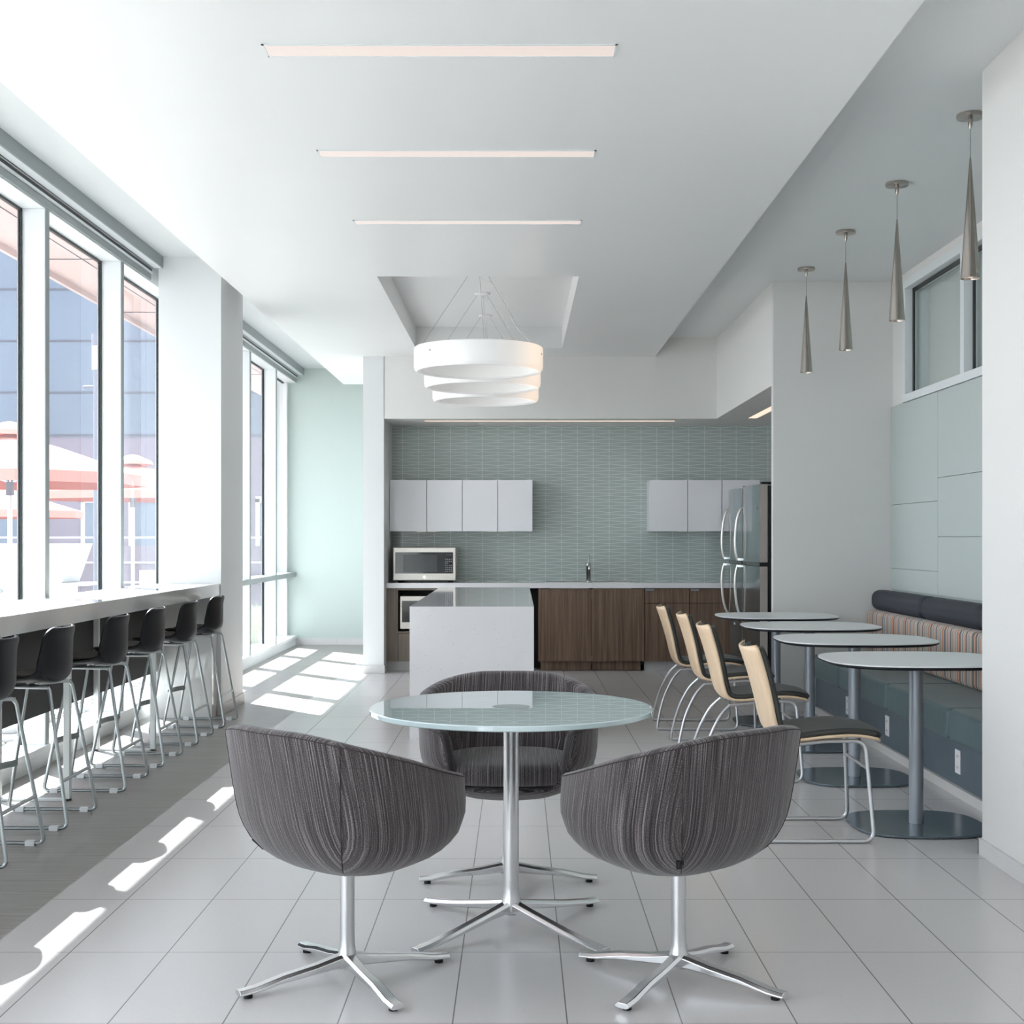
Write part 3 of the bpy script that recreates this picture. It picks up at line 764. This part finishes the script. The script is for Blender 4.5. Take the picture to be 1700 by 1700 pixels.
for a, b in ((.222, .713), (.721, 1.20)): bx('plinth_panel', W, (a, b, .03, .05, 0.005, .094), t)
for i, (a, b, lab) in enumerate(((1.237, 1.675, 'walnut cabinet with one drawer, right of the sink doors'), (1.677, 2.12, 'walnut drawer cabinet partly behind the refrigerators'))):
    t = unit(lab, a, b)
    bx('body', M['dark_panel'], (a, b, 0, .6, .095, .805), t)  # dark instead of walnut: shade of the gaps between fronts put into its colour
    d = bx('drawer', W, (a + .003, b - .003, -.018, 0, .665, .802), t); tab(d, a + .006, .806)
    bx('door', W, (a + .003, b - .003, -.018, 0, .097, .658), t) if i == 0 else None
    if i:
        d = bx('drawer', W, (a + .003, b - .003, -.018, 0, .097, .658), t); tab(d, a + .05, .478)
    m = MB(); 
    for k in range(2): m.box(a + .22 * k, a + .217 + .22 * k, .055, .07, 0, .092)
    m.build('plinth', M['tile_base'], t)
# wall cabinets
def wall_cab(a, b, lab, g, hside):
    t = thing('wall_cabinet', lab, 'cabinet', (0, 13.48, 1.366), 0, g)
    bx('body', M['gloss_white'], (a, b, .019, .33, 0, .512), t)
    d = bx('door', M['gloss_white'], (a + .0025, b - .0025, 0, .018, 0, .512), t, bevel=.001)
    hx = b - .1 if hside > 0 else a + .01
    bx('handle', M['steel'], (hx, hx + .09, -.005, .012, -.006, .002), d)
xs = [-1.284, -.911, -.556, -.203, .148]
ll = ['leftmost gloss white wall cabinet, beside the alcove wall', 'second from left gloss white wall cabinet', 'third from left gloss white wall cabinet', 'fourth gloss white wall cabinet, its right side facing bare tile']
for k in range(4): wall_cab(xs[k], xs[k + 1] - .002, ll[k], 'gloss white wall cabinets left of the sink', 1 if k % 2 == 0 else -1)
xs = [1.318, 1.697, 2.04, 2.42, 2.80]
ll = ['gloss white wall cabinet right of the sink, its left side facing bare tile', 'gloss white wall cabinet just left of the refrigerators', 'gloss white wall cabinet partly behind the refrigerator tops', 'gloss white wall cabinet hidden by the right alcove corner']
for k in range(3): wall_cab(xs[k], xs[k + 1] - .002, ll[k], 'gloss white wall cabinets right of the sink', 1 if k % 2 == 0 else -1)

# microwaves (front at y=0)
def microwave(label, loc, sc=1):
    t = thing('microwave', label, 'microwave', loc, 0, 'steel microwaves')
    w = .31
    m = MB(); m.box(-w, w, .0, .40, .02, .345); m.build('case', M['steel'], t, bevel=.006)
    d = bx('window', M['black_glass'], (-w + .022, w - .13, -.004, .002, .088, .298), t)
    bx('inner_screen', M['screen'], (-w + .10, w - .185, -.0055, -.003, .105, .275), d)
    c = bx('control_panel', M['black_glass'], (w - .13, w - .026, -.004, .002, .088, .298), t)
    m = MB()
    for r in range(7):
        for k in range(4):
            if r in (4,) and k > 1: continue
            x = w - .098 + k * .018; z = .11 + r * .020; m.box(x - .0055, x + .0055, -.005, -.0035, z - .0035, z + .0035)
    m.build('keypad', M['button'], c)
    m = MB(); m.box(w - .10, w - .035, -.005, -.0035, .262, .280); m.build('display', M['screen'], c)
    m = MB(); m.tube([(0, -.004, .055), (0, .0, .055)], .0001, 4)
    vs = MB(); n = 24
    o = MB(); o.add([(.016 * math.cos(2 * PI * k / n), -.003, .052 + .016 * math.sin(2 * PI * k / n)) for k in range(n)] + [(.016 * math.cos(2 * PI * k / n), .002, .052 + .016 * math.sin(2 * PI * k / n)) for k in range(n)],
                    [tuple(range(n)), tuple(range(2 * n - 1, n - 1, -1))] + [(k, (k + 1) % n, n + (k + 1) % n, n + k) for k in range(n)])
    b = o.build('emblem', M['chrome'], t)
    g = MB(); g.tube([(.012 * math.cos(q), -.0035, .052 + .012 * math.sin(q)) for q in [2 * PI * k / 20 for k in range(20)]], .0009, 5, closed=True)
    g.tube([(.006 * math.cos(q) - .002, -.0038, .052 + .006 * math.sin(q)) for q in [.3 + 1.5 * PI * k / 14 for k in range(15)]], .0011, 5)
    g.tube([(.001 + .004 * math.cos(q), -.0038, .050 + .005 * math.sin(q)) for q in [-2 + 1.3 * PI * k / 10 for k in range(11)]], .0009, 5)
    g.build('monogram', M['dark_gasket'], b)
    bx('door_button', M['steel'], (w - .10, w - .03, -.003, .0, .035, .07), t, bevel=.001)
    for sx in (-.25, .25):
        MB().lathe([(.015, 0), (.015, .021)], 12, (sx, .06, 0)).build('foot', M['black_plastic'], t); MB().lathe([(.015, 0), (.015, .021)], 12, (sx, .34, 0)).build('foot', M['black_plastic'], t)
    return t
mw = microwave('steel microwave standing on the white worktop', (-.925, 13.33, .86))
m2 = dup(mw, (-.85, 13.235, .385), 0, 'steel microwave inside the niche below the worktop')

# refrigerators (front faces -x)
def fridge(label, y0, y1):
    t = thing('refrigerator', label, 'refrigerator', (2.10, y0, 0), 0, 'stainless refrigerators')
    w = y1 - y0
    bx('cabinet', M['black_glass'], (.02, .70, .012, w - .012, .03, 1.745), t, bevel=.004)
    def door(z0, z1, nm):
        m = MB(); n = 16; out = []
        for k in range(n + 1):
            u = k / n; out.append((-.052 - .042 * (1 - (2 * u - 1) ** 2), w * u))
        poly = [(.012, 0)] + out + [(.012, w)]
        N_ = len(poly); m.cur = 0
        vs = [(x, y, z0) for x, y in poly] + [(x, y, z1) for x, y in poly]
        m.add(vs, []); 
        for k in range(N_):
            l = (k + 1) % N_; m.f.append((k, l, N_ + l, N_ + k)); m.mi.append(1 if k in (0, N_ - 2) else 0)
        m.f.append(tuple(range(N_))); m.mi.append(0); m.f.append(tuple(range(N_, 2 * N_))); m.mi.append(0)
        d = m.build(nm, [M['fridge_face'], M['fridge_side']], t); return d
    z = 1.075
    up = door(z + .018, 1.755, 'freezer_door'); lo = door(.06, z - .018, 'main_door')
    hy = w - .055
    for d, z0, z1, s in ((up, z + .02, z + .50, 1), (lo, z - .02, z - .50, -1)):
        pts = spline([(-.105, hy, z0), (-.125, hy, z0 + s * .08), (-.13, hy, z0 + s * .2), (-.115, hy, z0 + s * .36), (-.085, hy, z1 - s * .02), (-.058, hy, z1)], 5)
        MB().tube(pts, .0125, 10).build('handle', M['fridge_side'], d, smooth=True)
        bx('handle_foot', M['chrome'], (-.11, -.05, hy - .012, hy + .012, min(z0, z0 + s * .02), max(z0, z0 + s * .02)), d)
    bx('hinge_trim', M['black_glass'], (-.055, .02, .0, w, z - .016, z + .016), t)
    bx('hinge_cover', M['black_plastic'], (-.03, .06, .02, .10, 1.757, 1.775), t)
    bx('kick_grille', M['black_plastic'], (.0, .03, .01, w - .01, .0, .058), t)
    n = 16; yc = .08; rr = .014; xc = -.0685
    em = MB(); em.add([(xc, yc + rr * math.cos(2 * PI * k / n), 1.56 + rr * 1.3 * math.sin(2 * PI * k / n)) for k in range(n)] + [(xc + .01, yc + rr * math.cos(2 * PI * k / n), 1.56 + rr * 1.3 * math.sin(2 * PI * k / n)) for k in range(n)],
           [tuple(range(n)), tuple(range(n, 2 * n))] + [(k, (k + 1) % n, n + (k + 1) % n, n + k) for k in range(n)]); em.build('emblem', M['chrome'], up)
    return t
fridge('nearer stainless refrigerator, round emblem on its door', 11.42, 12.30)
fridge('farther stainless refrigerator, next to the walnut drawers', 12.34, 13.10)

# ------------------------------------------------------------------ outside
struct(bx('ground', M['patio'], (-40, -2.95, -6, 60, -.2, -.06)))
m = MB(); m.box(-3.69, -2.95, -2, 34, 3.41, 3.60); m.box(-3.72, -3.69, -2, 34, 3.36, 3.66)
struct(m.build('trim_6', M['overhang_pink']))
m = MB(); m.box(-3.3, -3.295, -2, 34, 3.405, 3.41)
for k in range(12): m.box(-3.69, -2.95, 3.0 + 2.4 * k, 3.01 + 2.4 * k, 3.405, 3.41)
struct(m.build('trim_7', M['facade_joint']))
t = thing('office_building', 'blue glass panelled building across the courtyard', 'building', (-12, 34, -.06))
bx('wall', M['facade_glass'], (-10, 8.5, 0, 4, 3.9, 9.3), t)
bx('ground_floor_wall', M['facade_lower'], (-10, 8.5, 0.02, 4, 0, 3.9), t)
m = MB()
for z in (3.93, 5.0, 6.3, 7.6, 8.9): m.box(-10, 8.5, -.02, .0, z, z + .05)
for k in range(10): m.box(-9.5 + 1.9 * k, -9.45 + 1.9 * k, -.02, .0, 3.9, 9.3)
m.build('panel_joints', M['facade_joint'], t)
for x in (-5.0, -1.4, 1.0, 2.2, 5.4):
    f = MB().box(x, x + .1, -.06, .02, .6, 2.35).box(x + .95, x + 1.05, -.06, .02, .6, 2.35).box(x, x + 1.05, -.06, .02, 2.25, 2.4).box(x, x + 1.05, -.06, .02, .5, .6).build('window', M['window_white'], t)
    bx('pane', M['facade_glass'], (x + .1, x + .95, -.03, .015, .6, 2.25), f)
# umbrellas
def umbrella(label, loc, R, zt, rz=0, ped=True):
    t = thing('patio_umbrella', label, 'umbrella', loc, rz, 'pink patio umbrellas in the courtyard')
    n = 8; ze = zt - .50; vs = []
    for th, mi in ((0, 0), (-.02, 1)):
        vs.append((0, 0, zt + th))
        for f, zz in ((.35, zt - .16), (.7, zt - .35), (1 + th, ze)):
            for k in range(n): a = 2 * PI * (k + .5) / n; vs.append((R * f * math.cos(a), R * f * math.sin(a), zz + th))
        for k in range(n): a = 2 * PI * (k + .5) / n; vs.append((R * math.cos(a), R * math.sin(a), ze - .13))
    m = MB(); S = 1 + 4 * n
    for sgn, o in ((0, 0), (1, S)):
        m.cur = sgn; fs = []
        for k in range(n):
            l = (k + 1) % n; fs.append((o, o + 1 + k, o + 1 + l))
            for q in range(3): a = o + 1 + q * n; fs.append((a + k, a + n + k, a + n + l, a + l))
        if sgn == 0: m.add(vs, fs)
        else: m.f += fs; m.mi += [1] * len(fs)
    m.build('canopy', [M['umbrella_cloth'], M['umbrella_inner']], t)
    v = MB(); v.lathe([(0, zt + .14), (.10, zt + .12), (.30, zt + .03), (.34, zt - .03), (.33, zt - .035), (.29, zt + .02), (0, zt + .1)], 8); v.build('vent_cap', M['umbrella_cloth'], t)
    MB().tube([(0, 0, .05), (0, 0, zt)], .03, 10).build('pole', M['bar_steel'], t, smooth=True)
    MB().tube([(0, 0, zt - .75), (0, 0, zt - .5)], .05, 10).build('hub', M['post_dark'], t, smooth=True)
    for k in range(n):
        a = 2 * PI * (k + .5) / n; MB().tube([(R * .97 * math.cos(a), R * .97 * math.sin(a), ze - .03), (0, 0, zt - .06)], .010, 6).build('rib', M['plastic_white'], t)
        MB().tube([(R * .5 * math.cos(a), R * .5 * math.sin(a), zt - .30), (0, 0, zt - .6)], .010, 6).build('strut', M['plastic_white'], t)
    MB().lathe([(0, 0), (.3, 0), (.3, .05), (.05, .08), (0, .08)], 20).build('foot', M['post_dark'], t)
    return t
umbrella('large pink umbrella seen through the leftmost windows', (-6.1, 16.2, -.06), 1.62, 2.62)
umbrella('smaller pink umbrella beyond, next to the white column', (-6.45, 22.6, -.06), 1.55, 2.62, .3)
umbrella('pink umbrella farthest left, half hidden behind a mullion', (-9.6, 24.5, -.06), 1.7, 2.35, .2)
t = thing('lamp_post', 'slim dark lamp post with glass lantern in the courtyard', 'lamp', (-6.22, 20, -.06))
MB().tube([(0, 0, 0), (0, 0, 3.85)], .075, 12).build('pole', M['post_dark'], t, smooth=True)
MB().lathe([(0, 3.85), (.09, 3.85), (.09, 4.2), (0, 4.2)], 16).build('lantern', M['lantern'], t, smooth=True)
MB().lathe([(0, 4.2), (.1, 4.2), (.1, 4.38), (0, 4.38)], 16).build('cap', M['post_dark'], t, smooth=True)
MB().tube([(0, 0, 3.6), (-.22, 0, 3.6), (-.22, 0, 3.55)], .02, 8).build('bracket', M['post_dark'], t)
t = thing('outdoor_grill', 'pale metal outdoor grill with flared hood on the patio', 'grill', (-5.18, 14.6, -.06))
m = MB(); m.box(-.50, .32, -.3, .3, .12, .85); m.build('body', M['bar_steel'], t, bevel=.01)
m = MB(); m.add([(-.5, -.3, .88), (.34, -.3, .88), (.34, .3, .88), (-.5, .3, .88), (-.62, -.36, 1.30), (.55, -.36, 1.30), (.55, .1, 1.30), (-.62, .1, 1.30)], [(0, 1, 2, 3), (4, 5, 6, 7), (0, 1, 5, 4), (1, 2, 6, 5), (2, 3, 7, 6), (3, 0, 4, 7)]); m.build('hood', M['plastic_white'], t, bevel=.01)
bx('side_shelf', M['bar_steel'], (-.7, .6, -.3, .3, .85, .88), t)
for z in (.2, .45, .68): bx('drawer', M['plastic_white'], (-.46, .28, -.315, -.29, z, z + .2), t)
for x in (-.3, -.1, .1): MB().tube([(x, -.34, .80), (x, -.31, .80)], .025, 12).build('knob', M['grey_metal'], t)
for x in (-.45, .27): MB().tube([(x, 0, 0), (x, 0, .14)], .03, 10).build('leg', M['post_dark'], t)
t = thing('railing', 'low white rails at the far side of the courtyard', 'railing', (-8, 27, -.06))
for x in (-4, -1.5, 1, 3.5): MB().box(x, x + .06, 0, .06, 0, 1.38).build('post', M['bar_steel'], t)
for z in (.45, .85, 1.35): bx('rail', M['plastic_white'], (-4, 3.5, .06, .1, z, z + .035), t)
bx('screen_panel', M['facade_lower'], (-4, 3.5, .1, .12, .0, 1.2), t)
def patio_chair(label, loc, rz):
    t = thing('patio_chair', label, 'chair', loc, rz, 'patio chairs on the courtyard')
    bx('seat', M['overhang_pink'], (-.25, .25, -.25, .25, .40, .45), t, bevel=.01)
    bx('backrest', M['overhang_pink'], (-.27, -.24, -.25, .25, .52, .85), t, bevel=.01)
    for sx in (-.25, .23):
        for sy in (-.25, .23): bx('leg', M['bar_steel'], (sx, sx + .02, sy, sy + .02, 0, .85 if sx < 0 else .42), t)
    return t
pc = patio_chair('patio chair at the left umbrella, behind the counter edge', (-6.9, 15.6, -.06), .4)
dup(pc, (-5.9, 21.6, -.06), 2.2, 'patio chair below the smaller pink umbrella')
t = thing('patio_table', 'round white patio table under the left umbrella', 'table', (-6.1, 16.2, -.06))
MB().lathe([(.04, .70), (.55, .70), (.55, .73), (.04, .73)], 32, closed=True).build('table_top', M['plastic_white'], t, smooth=True)
for a in range(3): MB().tube([(.1 * math.cos(a * 2.1), .1 * math.sin(a * 2.1), .7), (.42 * math.cos(a * 2.1), .42 * math.sin(a * 2.1), 0)], .02, 8).build('leg', M['bar_steel'], t)
# river rock beside the building
m = MB()
for k in range(700):
    y = random.uniform(6.5, 19); x = random.uniform(-4.1, -3.0); r = random.uniform(.035, .085); ph = random.random() * 6
    vs = []; prof = [(0, -.4), (.8, -.2), (1, .1), (.7, .45), (0, .6)]
    for q in range(8):
        a = q * PI / 4 + ph
        for rr, zz in prof[1:-1]: vs.append((x + r * rr * math.cos(a) * 1.2, y + r * rr * math.sin(a), -.05 + r * zz))
    vs += [(x, y, -.05 - r * .4), (x, y, -.05 + r * .6)]
    fs = []
    for q in range(8):
        p = (q + 1) % 8
        fs += [(q * 3, p * 3, p * 3 + 1, q * 3 + 1), (q * 3 + 1, p * 3 + 1, p * 3 + 2, q * 3 + 2), (24, p * 3, q * 3), (25, q * 3 + 2, p * 3 + 2)]
    m.add(vs, fs)
o = m.build('river_rock', M['rock'], smooth=1); o['kind'] = 'stuff'; tag(o, 'bed of pale river rocks outside along the windows', 'rocks')
for i, (x, y, lab) in enumerate(((-3.35, 17.0, 'spiky ornamental grass outside the far window bay'), (-3.7, 19.2, 'ornamental grass tuft farther along the window wall'))):
    m = MB()
    for k in range(140):
        a = random.random() * 2 * PI; l = random.uniform(.25, .5); lean = random.uniform(.1, .5)
        p = [(x + .06 * math.cos(a), y + .06 * math.sin(a), -.06), (x + (.06 + lean * l * .4) * math.cos(a), y + (.06 + lean * l * .4) * math.sin(a), -.06 + l * .65), (x + (.06 + lean * l) * math.cos(a), y + (.06 + lean * l) * math.sin(a), -.06 + l)]
        m.tube(p, [.004, .003, .001], 4)
    tag(m.build('ornamental_grass', M['grass']), lab, 'grass', 'ornamental grasses outside')

# ------------------------------------------------------------------ light
sun = bpy.data.lights.new('sun', 'SUN'); sun.energy = 14.0; sun.angle = math.radians(.6); sun.color = (1, .97, .93)
so = bpy.data.objects.new('sun', sun); C.objects.link(so)
so.rotation_euler = Vector((.673, -.72, -1.0)).to_track_quat('-Z', 'Y').to_euler()
w = bpy.data.worlds.new('world'); SC.world = w; w.use_nodes = True; nt = w.node_tree
bg = nt.nodes['Background']; tc = nt.nodes.new('ShaderNodeTexCoord'); sp = nt.nodes.new('ShaderNodeSeparateXYZ'); rp_ = nt.nodes.new('ShaderNodeValToRGB')
nt.links.new(tc.outputs['Generated'], sp.inputs[0]); nt.links.new(sp.outputs[2], rp_.inputs[0]); nt.links.new(rp_.outputs[0], bg.inputs[0])
rp_.color_ramp.elements[0].position = 0; rp_.color_ramp.elements[0].color = (.97, .98, 1, 1); rp_.color_ramp.elements[1].position = 1; rp_.color_ramp.elements[1].color = (.84, .91, 1, 1)
bg.inputs[1].default_value = 2.2
vs = SC.view_settings; vs.view_transform = 'Standard'; vs.look = 'None'; vs.gamma = 1; vs.exposure = 1.12
